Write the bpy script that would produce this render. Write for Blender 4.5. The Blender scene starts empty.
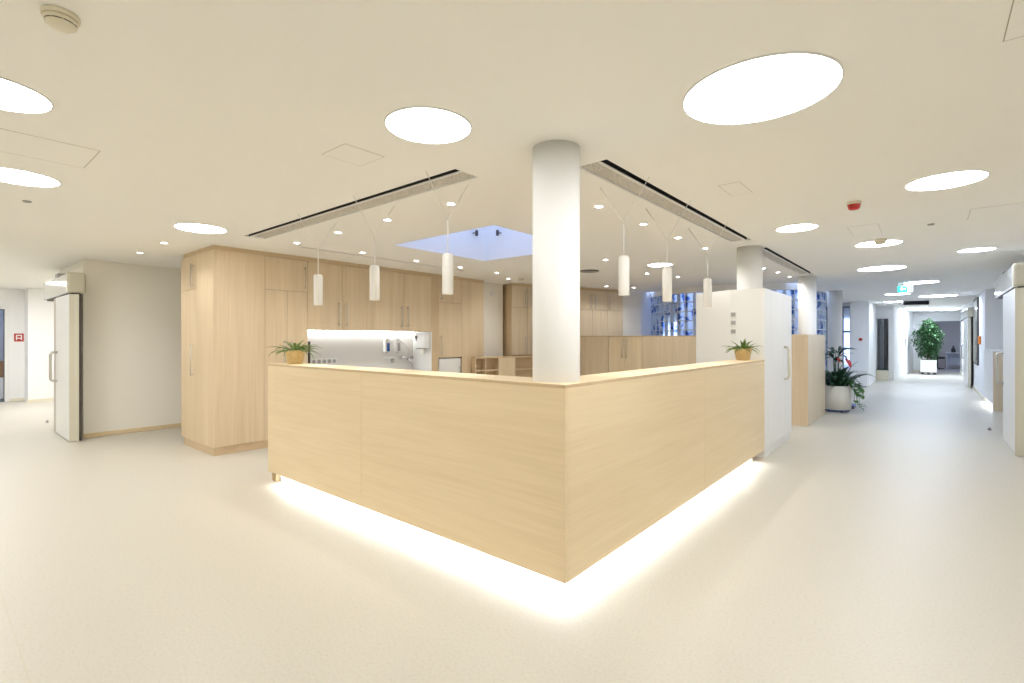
import bpy, bmesh, math, random
from mathutils import Vector, Matrix
random.seed(7)
PI = math.pi
scn = bpy.context.scene
COL = scn.collection
ZC = 2.51                       # ceiling height
F_PX, PX0, PY0 = 497.2, 512.0, 338.8
TH = math.atan(417.5/497.2)
CAM = (1.48, -2.2042, 1.3955)
S_, C_ = math.sin(TH), math.cos(TH)

# ------------------------------------------------------------------ materials
def newmat(name):
    m = bpy.data.materials.new(name); m.use_nodes = True
    nt = m.node_tree; b = nt.nodes['Principled BSDF']
    return m, nt, b
def plain(name, col, rough=.5, metal=0., spec=.5, noise=0., nscale=8., bump=0., coat=0.):
    m, nt, b = newmat(name)
    b.inputs['Base Color'].default_value = (*col, 1); b.inputs['Roughness'].default_value = rough
    b.inputs['Metallic'].default_value = metal; b.inputs['Specular IOR Level'].default_value = spec
    b.inputs['Coat Weight'].default_value = coat
    if noise or bump:
        tc = nt.nodes.new('ShaderNodeTexCoord'); n = nt.nodes.new('ShaderNodeTexNoise')
        n.inputs['Scale'].default_value = nscale; n.inputs['Detail'].default_value = 5
        nt.links.new(tc.outputs['Object'], n.inputs['Vector'])
        if noise:
            r = nt.nodes.new('ShaderNodeMapRange')
            r.inputs['From Min'].default_value = .3; r.inputs['From Max'].default_value = .7
            r.inputs['To Min'].default_value = 1-noise; r.inputs['To Max'].default_value = 1+noise
            nt.links.new(n.outputs['Fac'], r.inputs['Value'])
            mx = nt.nodes.new('ShaderNodeVectorMath'); mx.operation = 'SCALE'
            mx.inputs[0].default_value = col; nt.links.new(r.outputs['Result'], mx.inputs['Scale'])
            nt.links.new(mx.outputs['Vector'], b.inputs['Base Color'])
        if bump:
            bp = nt.nodes.new('ShaderNodeBump'); bp.inputs['Strength'].default_value = bump
            bp.inputs['Distance'].default_value = .002
            nt.links.new(n.outputs['Fac'], bp.inputs['Height']); nt.links.new(bp.outputs['Normal'], b.inputs['Normal'])
    return m
def emit(name, col, strength):
    m, nt, b = newmat(name)
    b.inputs['Base Color'].default_value = (*[min(1, c) for c in col], 1)
    b.inputs['Emission Color'].default_value = (*col, 1); b.inputs['Emission Strength'].default_value = strength
    b.inputs['Roughness'].default_value = .6
    return m
def wood(name, col, axis, dark=.86, rough=.42):
    """light maple veneer, grain running along axis (0,1,2)"""
    m, nt, b = newmat(name)
    tc = nt.nodes.new('ShaderNodeTexCoord'); oi = nt.nodes.new('ShaderNodeObjectInfo')
    ad = nt.nodes.new('ShaderNodeVectorMath'); ad.operation = 'ADD'
    sc = nt.nodes.new('ShaderNodeVectorMath'); sc.operation = 'SCALE'; sc.inputs[0].default_value = (7, 11, 5)
    nt.links.new(oi.outputs['Random'], sc.inputs['Scale'])
    nt.links.new(tc.outputs['Object'], ad.inputs[0]); nt.links.new(sc.outputs['Vector'], ad.inputs[1])
    facs = []
    for (lo, hi, det) in ((.55, 9., 4), (1.6, 60., 6)):
        mp = nt.nodes.new('ShaderNodeMapping'); s = [hi]*3; s[axis] = lo
        mp.inputs['Scale'].default_value = s
        n = nt.nodes.new('ShaderNodeTexNoise'); n.inputs['Scale'].default_value = 1; n.inputs['Detail'].default_value = det
        n.inputs['Distortion'].default_value = .25
        nt.links.new(ad.outputs['Vector'], mp.inputs['Vector']); nt.links.new(mp.outputs['Vector'], n.inputs['Vector'])
        facs.append(n.outputs['Fac'])
    mix = nt.nodes.new('ShaderNodeMath'); mix.operation = 'MULTIPLY_ADD'; mix.inputs[1].default_value = .5
    nt.links.new(facs[1], mix.inputs[0])
    h = nt.nodes.new('ShaderNodeMath'); h.operation = 'MULTIPLY'; h.inputs[1].default_value = .5
    nt.links.new(facs[0], h.inputs[0]); nt.links.new(h.outputs[0], mix.inputs[2])
    cr = nt.nodes.new('ShaderNodeValToRGB'); e = cr.color_ramp.elements
    e[0].position = .34; e[0].color = (col[0]*dark, col[1]*dark*.97, col[2]*dark*.92, 1)
    e[1].position = .66; e[1].color = (*col, 1)
    nt.links.new(mix.outputs[0], cr.inputs['Fac']); nt.links.new(cr.outputs['Color'], b.inputs['Base Color'])
    b.inputs['Roughness'].default_value = rough; b.inputs['Specular IOR Level'].default_value = .35
    return m
WC = (.80, .66, .44)
M = {}
M['wood_x'] = wood('maple veneer grain x', WC, 0, .91); M['wood_y'] = wood('maple veneer grain y', WC, 1, .91)
M['wood_z'] = wood('maple veneer upright grain', (.75, .61, .42), 2)
M['wood_zl'] = wood('maple veneer pale upright grain', (.74, .625, .46), 2)
M['wood_pale'] = wood('pale maple doors', (.82, .69, .49), 2)
M['wood_edge'] = wood('maple edge banding', (.64, .49, .31), 2)
M['wood_trim_x'] = wood('maple trim x', (.66, .51, .33), 0); M['wood_trim_y'] = wood('maple trim y', (.66, .51, .33), 1)
M['bamboo'] = wood('bamboo pot', (.72, .53, .25), 0, dark=.74)
M['carcass_gap_shade'] = plain('cabinet carcass', (.33, .24, .15), .6)  # dark brown paints in the shade of the door gaps
M['ceiling'] = plain('ceiling paint', (.935, .925, .885), .85, spec=.15, noise=.004, nscale=1.5)
M['wall'] = plain('wall paint', (.91, .88, .80), .8, spec=.2, noise=.004, nscale=1.5)
M['wall_cool'] = plain('corridor wall paint', (.86, .86, .855), .7, spec=.25, noise=.004, nscale=1.5)
M['column'] = plain('column paint', (.74, .735, .715), .55, spec=.3, noise=.003, nscale=2)
M['white'] = plain('white lacquer', (.82, .82, .80), .4, noise=.004, nscale=3)
M['door_leaf'] = plain('door laminate', (.78, .79, .77), .35, noise=.006, nscale=3)
M['cream'] = plain('cream lacquer', (.77, .72, .57), .45, noise=.006, nscale=4)
M['cap'] = plain('beige end cap', (.60, .57, .46), .45, noise=.006, nscale=4)
M['planter'] = plain('off-white planter', (.84, .81, .73), .45, noise=.006, nscale=4)
M['gloss'] = plain('glossy white cover', (.80, .80, .78), .06, spec=.9, noise=.004, nscale=3)
M['steel'] = plain('brushed steel', (.62, .60, .56), .3, 1., noise=.04, nscale=40)
M['chrome'] = plain('chrome', (.75, .75, .76), .12, 1., noise=.02, nscale=40)
M['dark'] = plain('black gap', (.012, .012, .014), .7, noise=.1, nscale=10)
M['rubber'] = plain('dark rubber seal', (.07, .06, .05), .6, noise=.1, nscale=20)
M['grey'] = plain('grey plastic', (.38, .37, .36), .5, noise=.03, nscale=20)
M['taupe'] = plain('taupe door frame', (.50, .45, .40), .5, noise=.02, nscale=8)
M['gap_shadow'] = plain('shadow gap', (.42, .39, .33), .9, noise=.03, nscale=10)  # grey stands in for the shadow around the hatch panels
M['red'] = plain('red plastic', (.50, .02, .015), .35, noise=.04, nscale=20)
M['orange'] = plain('orange plastic', (.85, .25, .03), .4, noise=.04, nscale=20)
M['blue'] = plain('blue liquid', (.03, .10, .35), .25, noise=.06, nscale=30)
M['blue_base'] = plain('blue plastic base', (.10, .16, .40), .45, noise=.05, nscale=20)
M['teal'] = emit('teal sign face', (.02, .62, .50), 1.0)
M['sign_white'] = emit('white sign field', (.9, 1., .97), 1.0)
M['backsplash'] = plain('backsplash laminate', (.72, .70, .66), .35, noise=.006, nscale=4)
M['leaf'] = plain('grass green leaf', (.15, .23, .05), .5, noise=.35, nscale=14)
M['leaf_dark'] = plain('dark green leaf', (.022, .075, .035), .4, noise=.4, nscale=9)
M['leaf_mid'] = plain('ivy green leaf', (.08, .22, .05), .45, noise=.4, nscale=9)
M['leaf_ficus'] = plain('ficus leaf', (.05, .14, .045), .4, noise=.5, nscale=6)
M['bark'] = plain('bark', (.20, .14, .09), .8, noise=.2, nscale=30, bump=.4)
M['soil'] = plain('soil', (.05, .035, .025), .95, noise=.3, nscale=40, bump=.5)
M['petal'] = plain('red flower', (.75, .03, .03), .4, noise=.1, nscale=20)
M['brown'] = plain('brown wood bench', (.30, .16, .07), .5, noise=.15, nscale=6)
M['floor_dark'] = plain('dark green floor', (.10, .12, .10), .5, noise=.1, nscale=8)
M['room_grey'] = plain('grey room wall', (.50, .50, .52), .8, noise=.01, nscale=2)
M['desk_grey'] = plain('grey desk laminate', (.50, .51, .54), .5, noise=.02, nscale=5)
M['black'] = plain('black fabric', (.03, .03, .035), .7, noise=.1, nscale=30)
M['marble'] = plain('white marbled panel', (.80, .79, .77), .3, noise=.06, nscale=5)
M['mirror'] = plain('dark glass panel', (.20, .22, .25), .08, spec=.8, noise=.15, nscale=1.2)
M['concrete'] = plain('light well render', (.80, .81, .84), .9, noise=.15, nscale=1.5)
M['ground'] = plain('light well gravel', (.35, .36, .38), .95, noise=.25, nscale=20, bump=.5)
M['mortar'] = plain('mortar', (.70, .71, .73), .8, noise=.06, nscale=20)
M['disc'] = emit('opal diffuser', (.98, .98, 1.), 24.)
M['disc_soft'] = emit('soft opal diffuser', (.97, .98, 1.), 15.)
M['disc_cool'] = emit('cool opal diffuser', (.72, .82, 1.), 22.)
M['spot'] = emit('downlight lens', (1., .96, .90), 40.)
M['led'] = emit('white led strip', (.94, .97, 1.), 34.)
M['led_cab'] = emit('cool led strip', (.88, .94, 1.), 23.)
M['lampshade'] = plain('white pendant shade', (.86, .85, .82), .45, noise=.004, nscale=4)

# floor: cream linoleum with fine flecks and two weld seams
def floor_mat():
    m, nt, b = newmat('cream linoleum')
    tc = nt.nodes.new('ShaderNodeTexCoord')
    n = nt.nodes.new('ShaderNodeTexNoise'); n.inputs['Scale'].default_value = 70; n.inputs['Detail'].default_value = 4
    nt.links.new(tc.outputs['Object'], n.inputs['Vector'])
    cr = nt.nodes.new('ShaderNodeValToRGB'); e = cr.color_ramp.elements
    e[0].position = .33; e[0].color = (.54, .51, .43, 1); e[1].position = .45; e[1].color = (.575, .545, .47, 1)
    x = e.new(.70); x.color = (.595, .57, .495, 1)
    nt.links.new(n.outputs['Fac'], cr.inputs['Fac'])
    sx = nt.nodes.new('ShaderNodeSeparateXYZ'); nt.links.new(tc.outputs['Object'], sx.inputs[0])
    fac = None
    md = nt.nodes.new('ShaderNodeMath'); md.operation = 'PINGPONG'; md.inputs[1].default_value = 1.0
    ad = nt.nodes.new('ShaderNodeMath'); ad.operation = 'ADD'; ad.inputs[1].default_value = 1.917
    nt.links.new(sx.outputs['Y'], ad.inputs[0]); nt.links.new(ad.outputs[0], md.inputs[0])
    lt = nt.nodes.new('ShaderNodeMath'); lt.operation = 'LESS_THAN'; lt.inputs[1].default_value = .0022
    nt.links.new(md.outputs[0], lt.inputs[0])
    x2 = nt.nodes.new('ShaderNodeMath'); x2.operation = 'LESS_THAN'; x2.inputs[1].default_value = -1.2
    nt.links.new(sx.outputs['X'], x2.inputs[0])
    mu = nt.nodes.new('ShaderNodeMath'); mu.operation = 'MULTIPLY'; nt.links.new(lt.outputs[0], mu.inputs[0]); nt.links.new(x2.outputs[0], mu.inputs[1])
    mu2 = nt.nodes.new('ShaderNodeMath'); mu2.operation = 'MULTIPLY'; mu2.inputs[1].default_value = .45
    nt.links.new(mu.outputs[0], mu2.inputs[0])
    mx = nt.nodes.new('ShaderNodeMix'); mx.data_type = 'RGBA'; mx.inputs['B'].default_value = (.55, .47, .33, 1)
    nt.links.new(mu2.outputs[0], mx.inputs['Factor']); nt.links.new(cr.outputs['Color'], mx.inputs['A'])
    nt.links.new(mx.outputs['Result'], b.inputs['Base Color'])
    b.inputs['Roughness'].default_value = .38; b.inputs['Specular IOR Level'].default_value = .4
    return m
M['floor'] = floor_mat()
# ribbed grille: fine lines across
def grille_mat():
    m, nt, b = newmat('perforated grille')
    tc = nt.nodes.new('ShaderNodeTexCoord'); mp = nt.nodes.new('ShaderNodeMapping'); mp.inputs['Scale'].default_value = (1, 1, 1)
    w = nt.nodes.new('ShaderNodeTexVoronoi'); w.inputs['Scale'].default_value = 110
    nt.links.new(tc.outputs['Object'], mp.inputs[0]); nt.links.new(mp.outputs[0], w.inputs['Vector'])
    cr = nt.nodes.new('ShaderNodeValToRGB'); e = cr.color_ramp.elements
    e[0].position = .25; e[0].color = (.18, .165, .14, 1); e[1].position = .45; e[1].color = (.66, .63, .57, 1)
    nt.links.new(w.outputs['Distance'], cr.inputs['Fac']); nt.links.new(cr.outputs['Color'], b.inputs['Base Color'])
    b.inputs['Roughness'].default_value = .7
    return m
M['grille'] = grille_mat()
def glass_mat(name, lo, hi, scale=9., gloss=.08, rough=.05):
    """see-through tinted glass; blotchy tint paints in blurred refraction"""
    m, nt, b = newmat(name); nt.nodes.remove(b)
    out = nt.nodes['Material Output']
    tc = nt.nodes.new('ShaderNodeTexCoord'); n = nt.nodes.new('ShaderNodeTexNoise'); n.inputs['Scale'].default_value = scale
    n.inputs['Detail'].default_value = 2; nt.links.new(tc.outputs['Object'], n.inputs['Vector'])
    cr = nt.nodes.new('ShaderNodeValToRGB'); e = cr.color_ramp.elements
    e[0].position = .36; e[0].color = (*lo, 1); e[1].position = .46; e[1].color = (*hi, 1)
    nt.links.new(n.outputs['Fac'], cr.inputs['Fac'])
    t = nt.nodes.new('ShaderNodeBsdfTransparent'); nt.links.new(cr.outputs['Color'], t.inputs['Color'])
    g = nt.nodes.new('ShaderNodeBsdfGlossy'); g.inputs['Roughness'].default_value = rough
    mx = nt.nodes.new('ShaderNodeMixShader'); mx.inputs['Fac'].default_value = gloss
    nt.links.new(t.outputs[0], mx.inputs[1]); nt.links.new(g.outputs[0], mx.inputs[2]); nt.links.new(mx.outputs[0], out.inputs['Surface'])
    return m
M['block'] = glass_mat('glass block', (.36, .50, .80), (.93, .97, 1.), 6., .03)  # blue blotches paint the view outside as refracted by the blocks
M['pane'] = glass_mat('window pane', (.85, .9, .98), (.93, .96, 1.), 1.)
M['green_glass'] = glass_mat('green glass top', (.25, .5, .42), (.35, .6, .5), 2., .25)

# ------------------------------------------------------------------ mesh builder
class MB:
    def __init__(self): self.bm = bmesh.new()
    def box(self, x0, x1, y0, y1, z0, z1, bev=0, mat=None):
        b = bmesh.new(); bmesh.ops.create_cube(b, size=1)
        for v in b.verts: v.co = Vector(((x0+x1)/2+v.co.x*(x1-x0), (y0+y1)/2+v.co.y*(y1-y0), (z0+z1)/2+v.co.z*(z1-z0)))
        if bev: bmesh.ops.bevel(b, geom=b.edges[:], offset=min(bev, .45*min(abs(x1-x0), abs(y1-y0), abs(z1-z0))), segments=2, affect='EDGES', profile=.5)
        if mat is not None: bmesh.ops.transform(b, matrix=mat, verts=b.verts)
        self._merge(b); return self
    def _merge(self, b):
        me = bpy.data.meshes.new('tmp'); b.to_mesh(me); b.free(); self.bm.from_mesh(me); bpy.data.meshes.remove(me)
    def lathe(self, prof, cx=0, cy=0, n=40, mat=None, smooth=True, ring=False):
        b = bmesh.new(); rings = []
        for r, z in prof:
            rings.append([b.verts.new((cx+max(r, 1e-5)*math.cos(2*PI*i/n), cy+max(r, 1e-5)*math.sin(2*PI*i/n), z)) for i in range(n)])
        for a, c in zip(rings[:-1], rings[1:]) if not ring else zip(rings, rings[1:]+rings[:1]):
            for i in range(n):
                f = b.faces.new((a[i], a[(i+1) % n], c[(i+1) % n], c[i])); f.smooth = smooth and not ring
        if not ring: b.faces.new(rings[0][::-1]); b.faces.new(rings[-1])
        bmesh.ops.recalc_face_normals(b, faces=b.faces)
        if mat is not None: bmesh.ops.transform(b, matrix=mat, verts=b.verts)
        self._merge(b); return self
    def prism(self, pts, z0, z1, mat=None):
        b = bmesh.new(); lo = [b.verts.new((x, y, z0)) for x, y in pts]; hi = [b.verts.new((x, y, z1)) for x, y in pts]
        n = len(pts)
        for i in range(n): b.faces.new((lo[i], lo[(i+1) % n], hi[(i+1) % n], hi[i]))
        b.faces.new(lo[::-1]); b.faces.new(hi); bmesh.ops.recalc_face_normals(b, faces=b.faces)
        if mat is not None: bmesh.ops.transform(b, matrix=mat, verts=b.verts)
        self._merge(b); return self
    def tube(self, pts, r, n=10, r1=None):
        pts = [Vector(p) for p in pts]; b = bmesh.new(); rings = []
        up = None
        for i, p in enumerate(pts):
            d = (pts[min(i+1, len(pts)-1)]-pts[max(i-1, 0)]).normalized()
            if up is None or abs(d.dot(up)) > .95: up = Vector((0, 0, 1)) if abs(d.z) < .9 else Vector((1, 0, 0))
            u = d.cross(up).normalized(); v = d.cross(u).normalized(); up = -v if up.dot(-v) > 0 else v
            u = d.cross(up).normalized(); v = d.cross(u)
            rr = r if r1 is None else r+(r1-r)*i/(len(pts)-1)
            rings.append([b.verts.new(p+u*rr*math.cos(2*PI*k/n)+v*rr*math.sin(2*PI*k/n)) for k in range(n)])
        for a, c in zip(rings[:-1], rings[1:]):
            for k in range(n):
                f = b.faces.new((a[k], a[(k+1) % n], c[(k+1) % n], c[k])); f.smooth = True
        b.faces.new(rings[0][::-1]); b.faces.new(rings[-1]); bmesh.ops.recalc_face_normals(b, faces=b.faces)
        self._merge(b); return self
    def blade(self, pts, widths, side, thick=.002, keel=.0):
        """a leaf: cross-section strip along pts, real thickness, slight keel"""
        b = bmesh.new(); rings = []
        for i, (p, w) in enumerate(zip(pts, widths)):
            p = Vector(p); d = (Vector(pts[min(i+1, len(pts)-1)])-Vector(pts[max(i-1, 0)])).normalized()
            s = Vector(side); s = (s-d*s.dot(d)).normalized(); nrm = d.cross(s).normalized()
            if nrm.z < 0: nrm = -nrm
            t = nrm*thick*.5
            rings.append([b.verts.new(p-s*w/2+nrm*keel*w), b.verts.new(p-t), b.verts.new(p+s*w/2+nrm*keel*w), b.verts.new(p+t)])
        for a, c in zip(rings[:-1], rings[1:]):
            for k in range(4):
                f = b.faces.new((a[k], a[(k+1) % 4], c[(k+1) % 4], c[k])); f.smooth = True
        b.faces.new(rings[0][::-1]); b.faces.new(rings[-1]); bmesh.ops.recalc_face_normals(b, faces=b.faces)
        self._merge(b); return self
    def build(self, name, m, parent=None, off=None):
        """link as ONE object. With a parent the mesh is stored relative to the root thing's base"""
        root = parent
        while root is not None and root.parent is not None: root = root.parent
        o_ = Vector(root.location) if root is not None else (Vector(off) if off is not None else None)
        if o_ is not None:
            mat = Matrix.Translation(-o_)
            if root is not None and root.rotation_euler.z: mat = Matrix.Rotation(-root.rotation_euler.z, 4, 'Z') @ mat
            bmesh.ops.transform(self.bm, matrix=mat, verts=self.bm.verts)
        me = bpy.data.meshes.new(name); self.bm.to_mesh(me); self.bm.free()
        me.materials.append(m); o = bpy.data.objects.new(name, me); COL.objects.link(o)
        if parent is not None: o.parent = parent
        elif o_ is not None: o.location = o_
        return o
def thing(name, label, cat, loc=(0, 0, 0), group=None):
    o = bpy.data.objects.new(name, None); COL.objects.link(o); o.location = loc; o.empty_display_size = .1
    o['label'] = label; o['category'] = cat
    if group: o['group'] = group
    return o
def tag(o, label, cat, group=None):
    o['label'] = label; o['category'] = cat
    if group: o['group'] = group
    return o
def struct(name, mb, m):
    o = mb.build(name, m); o['kind'] = 'structure'; return o
def copy_thing(root, loc, label):
    r = root.copy(); COL.objects.link(r); r.location = loc; r['label'] = label
    for ch in list(root.children):
        c = ch.copy(); COL.objects.link(c); c.parent = r
        for g in list(ch.children):
            d = g.copy(); COL.objects.link(d); d.parent = c
    return r
def bar_handle(p, length, axis_out, m, parent, r=.006, out=.035, name='handle'):
    """vertical bar handle centred on p (on the door face)"""
    p = Vector(p); a = Vector(axis_out); h = length/2; mb = MB()
    mb.tube([p+a*out+Vector((0, 0, -h)), p+a*out+Vector((0, 0, h))], r)
    for s in (-1, 1): mb.tube([p+Vector((0, 0, s*(h-.02))), p+a*out+Vector((0, 0, s*(h-.02)))], r*.9)
    return mb.build(name, m, parent)

# ------------------------------------------------------------------ camera and world
cd = bpy.data.cameras.new('camera'); cam = bpy.data.objects.new('camera', cd); COL.objects.link(cam)
cam.location = CAM; cam.rotation_euler = (PI/2, 0, TH)
cd.sensor_width = 36; cd.lens = F_PX/1024*36; cd.shift_y = (PY0-341.5)/1024; cd.clip_start = .02; cd.clip_end = 200
scn.camera = cam
w = bpy.data.worlds.new('World'); scn.world = w; w.use_nodes = True
bg = w.node_tree.nodes['Background']; bg.inputs['Color'].default_value = (.46, .60, 1., 1); bg.inputs['Strength'].default_value = 3.2
vs = scn.view_settings; vs.view_transform = 'Standard'; vs.look = 'None'; vs.gamma = 1; vs.use_curve_mapping = False
vs.exposure = 0.16

# ------------------------------------------------------------------ the shell
def holed(x0, x1, y0, y1, holes, z0, z1):
    xs = sorted({x0, x1, *[h[0] for h in holes], *[h[1] for h in holes]}); ys = sorted({y0, y1, *[h[2] for h in holes], *[h[3] for h in holes]})
    mb = MB(); b = mb.bm; cache = {}
    def vt(x, y, z): return cache.setdefault((x, y, z), None) or cache.__setitem__((x, y, z), b.verts.new((x, y, z))) or cache[(x, y, z)]
    inside = lambda x, y: (x0 < x < x1 and y0 < y < y1) and not any(h[0] < x < h[1] and h[2] < y < h[3] for h in holes)
    for i in range(len(xs)-1):
        for j in range(len(ys)-1):
            a, c, d, e = xs[i], xs[i+1], ys[j], ys[j+1]
            mx, my = (a+c)/2, (d+e)/2
            if not inside(mx, my): continue
            for z in (z0, z1): b.faces.new([vt(a, d, z), vt(c, d, z), vt(c, e, z), vt(a, e, z)])
            for (nx, ny, p, q) in ((a-1e-4, my, (a, d), (a, e)), (c+1e-4, my, (c, d), (c, e)), (mx, d-1e-4, (a, d), (c, d)), (mx, e+1e-4, (a, e), (c, e))):
                if not inside(nx, ny): b.faces.new([vt(*p, z0), vt(*q, z0), vt(*q, z1), vt(*p, z1)])
    bmesh.ops.recalc_face_normals(b, faces=b.faces)
    return mb
SKY = (-3.41, -1.78, 1.405, 3.02)
DRUM = (-2.125, 10.29, 1.9)
holes = [SKY, (-4.21, -.905, .055, .28), (-.28, -.055, .54, 3.805), (-.25, -.04, 4.44, 7.62), (-4.42, -4.33, .75, 3.52),
         (-3.9, -.35, 8.99, 12.0)]
struct('ceiling', holed(-16, 6.5, -7.5, 31, holes, ZC, ZC+.12), M['ceiling'])
struct('floor', MB().box(-16, 6.5, -7.5, 31, -.1, 0), M['floor'])
# skylight shaft
sh = MB(); x0, x1, y0, y1 = SKY
for a in ((x0, x0+.012, y0, y1), (x1-.012, x1, y0, y1), (x0+.012, x1-.012, y0, y0+.012), (x0+.012, x1-.012, y1-.012, y1)): sh.box(*a, ZC+.0005, ZC+1.35)
struct('trim_1', sh, M['wall_cool'])
wl = MB().box(x0-.02, x1+.02, y0-.02, y1+.02, ZC+1.36, ZC+1.38)
struct('window_1', wl, M['pane'])

# walls
struct('wall_left', MB().box(-9.45, -7.62, -.73, 3.2, 0, ZC), M['wall'])
struct('wall_behind_cabinets', MB().box(-7.62, -5.53, 1.22, 4.72, 0, ZC), M['wall'])
struct('wall_niche', MB().box(-7.62, -5.19, 4.72, 5.45, 0, ZC), M['wall'])
D = Vector((.3535, .9354, 0)); N = Vector((.9354, -.3535, 0))       # the slanted back wall
A0 = Vector((-4.91, 5.40, 0))
def dp(s, n, z=0): v = A0+D*s+N*n; return (v.x, v.y)
struct('wall_back', MB().prism([dp(-.1, -.42), dp(2.915, -.42), dp(2.915, -.06), dp(3.52, -.06), dp(3.52, -.8), dp(-.1, -.8)], 0, ZC), M['wall'])
struct('wall_back_return', MB().prism([dp(3.52, -.06), (-3.72, 9.6), (-4.05, 10.3), (-4.6, 10.2), dp(3.52, -.5)], 0, ZC), M['wall_cool'])
struct('wall_far_left', MB().box(-14.4, -13.65, -.68, 6, 0, ZC).box(-14.4, -14.2, -1.0, -.68, 0, ZC).box(-14.4, -14.2, -5.6, -1.98, 0, ZC).box(-14.4, -14.2, -1.98, -1.0, 2.05, ZC), M['wall_cool'])
struct('door_1', MB().box(-14.42, -14.17, -1.0, -.925, 0, 2.12).box(-14.42, -14.17, -2.06, -1.98, 0, 2.12).box(-14.42, -14.17, -1.98, -1.0, 2.05, 2.12), M['white'])
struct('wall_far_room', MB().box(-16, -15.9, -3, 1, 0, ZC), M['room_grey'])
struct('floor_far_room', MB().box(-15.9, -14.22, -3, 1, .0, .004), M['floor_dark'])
o = thing('bench', 'brown wooden bench seen through the far left doorway', 'bench', (-15.3, -1.3, 0))
MB().box(-15.6, -15.0, -2.4, -.4, .50, .86, .01).build('seat', M['brown'], o)
MB().box(-15.55, -15.05, -2.3, -.5, .0, .50, .01).build('base', M['white'], o)
struct('wall_rear', MB().box(-16, 6.5, -5.7, -5.6, 0, ZC), M['wall'])  # unseen wall, placed close to bounce light back into the room
struct('wall_side', MB().box(5.2, 5.3, -5.6, 3.0, 0, ZC), M['wall'])  # unseen wall, also set near for bounced light
struct('wall_left_end', MB().box(-9.4, -9.3, 3.2, 6, 0, ZC).box(-13.7, -9.3, 6, 6.1, 0, ZC), M['wall'])
struct('wall_right', MB().box(2.47, 6.4, 3.0, 7.5, 0, ZC).box(2.85, 3.1, 7.5, 13.2, 0, ZC).box(2.44, 3.1, 13.2, 25.2, 0, ZC).box(2.47, 2.85, 7.5, 11.1, 2.3, ZC), M['wall_cool'])
# corridor, left side beyond the windows
struct('wall_corridor', MB().box(-.35, .11, 15.8, 18.3, 0, ZC), M['wall_cool'])
struct('wall_corridor_end', MB().box(-.6, .09, 19.0, 19.2, 0, ZC).box(.42, .55, 19.0, 19.2, 0, ZC).box(.09, .42, 19.0, 19.2, 2.08, ZC).prism([(.42, 19.2), (.55, 19.2), (.95, 25.2), (.7, 25.2)], 0, ZC), M['wall_cool'])
struct('wall_far_end', MB().box(.7, 1.52, 25.2, 25.35, 0, ZC).box(1.52, 2.44, 25.2, 25.35, 2.13, ZC), M['wall_cool'])
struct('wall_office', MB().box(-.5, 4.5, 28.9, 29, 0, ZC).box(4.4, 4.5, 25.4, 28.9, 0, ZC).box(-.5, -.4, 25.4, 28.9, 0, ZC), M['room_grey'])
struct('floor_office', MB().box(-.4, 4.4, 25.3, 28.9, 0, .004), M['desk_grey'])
struct('wall_outer', MB().box(-1.62, -1.5, 12.3, 12.6, 0, ZC).box(-1.62, -1.5, 16.2, 16.5, 0, ZC).box(-1.62, -1.5, 12.6, 16.2, 2.42, ZC).box(-1.62, -.35, 16.5, 16.6, 2.42, ZC).box(-1.62, -.35, 16.5, 16.6, 0, .15), M['wall_cool'])
def window(name, frame_mb, pane_mb):
    f = struct(name, frame_mb, M['grey']); pane_mb.build('window_pane', M['pane'], f)
fb = MB()
for y in (12.62, 13.8, 15.0, 16.16): fb.box(-1.58, -1.53, y-.03, y+.03, .0, 2.42)
for z in (.03, 2.39): fb.box(-1.58, -1.53, 12.6, 16.2, z-.03, z+.03)
window('window_2', fb, MB().box(-1.56, -1.55, 12.6, 16.2, .03, 2.39))
fb = MB()
for x in (-1.46, -1.05, -.62, -.40): fb.box(x-.03, x+.03, 16.5, 16.56, .15, 2.42)
for z in (.18, 1.62, 2.39): fb.box(-1.5, -.35, 16.5, 16.56, z-.03, z+.03)
window('window_3', fb, MB().box(-1.5, -.36, 16.525, 16.535, .15, 2.42))
# round glass-block light well
def ring(mb, r0, r1, z0, z1, a0, a1, n=64):
    for i in range(n):
        t0, t1 = a0+(a1-a0)*i/n, a0+(a1-a0)*(i+1)/n
        p = lambda r, t: (DRUM[0]+r*math.cos(t), DRUM[1]+r*math.sin(t))
        mb.prism([p(r0, t0), p(r1, t0), p(r1, t1), p(r0, t1)], z0, z1)
    return mb
R = DRUM[2]; BL = .2; NB = 59; rows = 11; Z0 = .19; ZT = Z0+rows*BL
wd = ring(MB(), R-.1, R, 0, Z0, 0, 2*PI, 59); ring(wd, R-.1, R, ZT, ZC+2.2, 0, 2*PI, 59)
struct('wall_light_well', wd, M['wall_cool'])
mb = MB()
for i in range(NB):
    t = 2*PI*i/NB; a = .018/R
    if -PI*1.12 < (t if t < PI else t-2*PI) < .2: ring(mb, R-.09, R-.004, Z0, ZT, t-a/2, t+a/2, 1)
for k in range(rows+1): ring(mb, R-.09, R-.004, Z0+k*BL-.009, Z0+k*BL+.009, -PI*1.12, .2, 40)
wn = struct('window_4', mb, M['mortar'])
mb = MB()
for i in range(NB):
    t0 = 2*PI*i/NB; tt = t0 if t0 < PI else t0-2*PI
    if not (-PI*1.12 < tt < .2): continue
    g = .012/R
    for k in range(rows):
        z0 = Z0+k*BL+.008; z1 = z0+BL-.016
        p = lambda r, t: (DRUM[0]+r*math.cos(t), DRUM[1]+r*math.sin(t))
        mb.prism([p(R-.012, t0+g/2), p(R, t0+g/2+.01), p(R, t0+2*PI/NB-g/2-.01), p(R-.012, t0+2*PI/NB-g/2)], z0, z1)
mb.build('window_glass_block', M['block'], wn)
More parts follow.
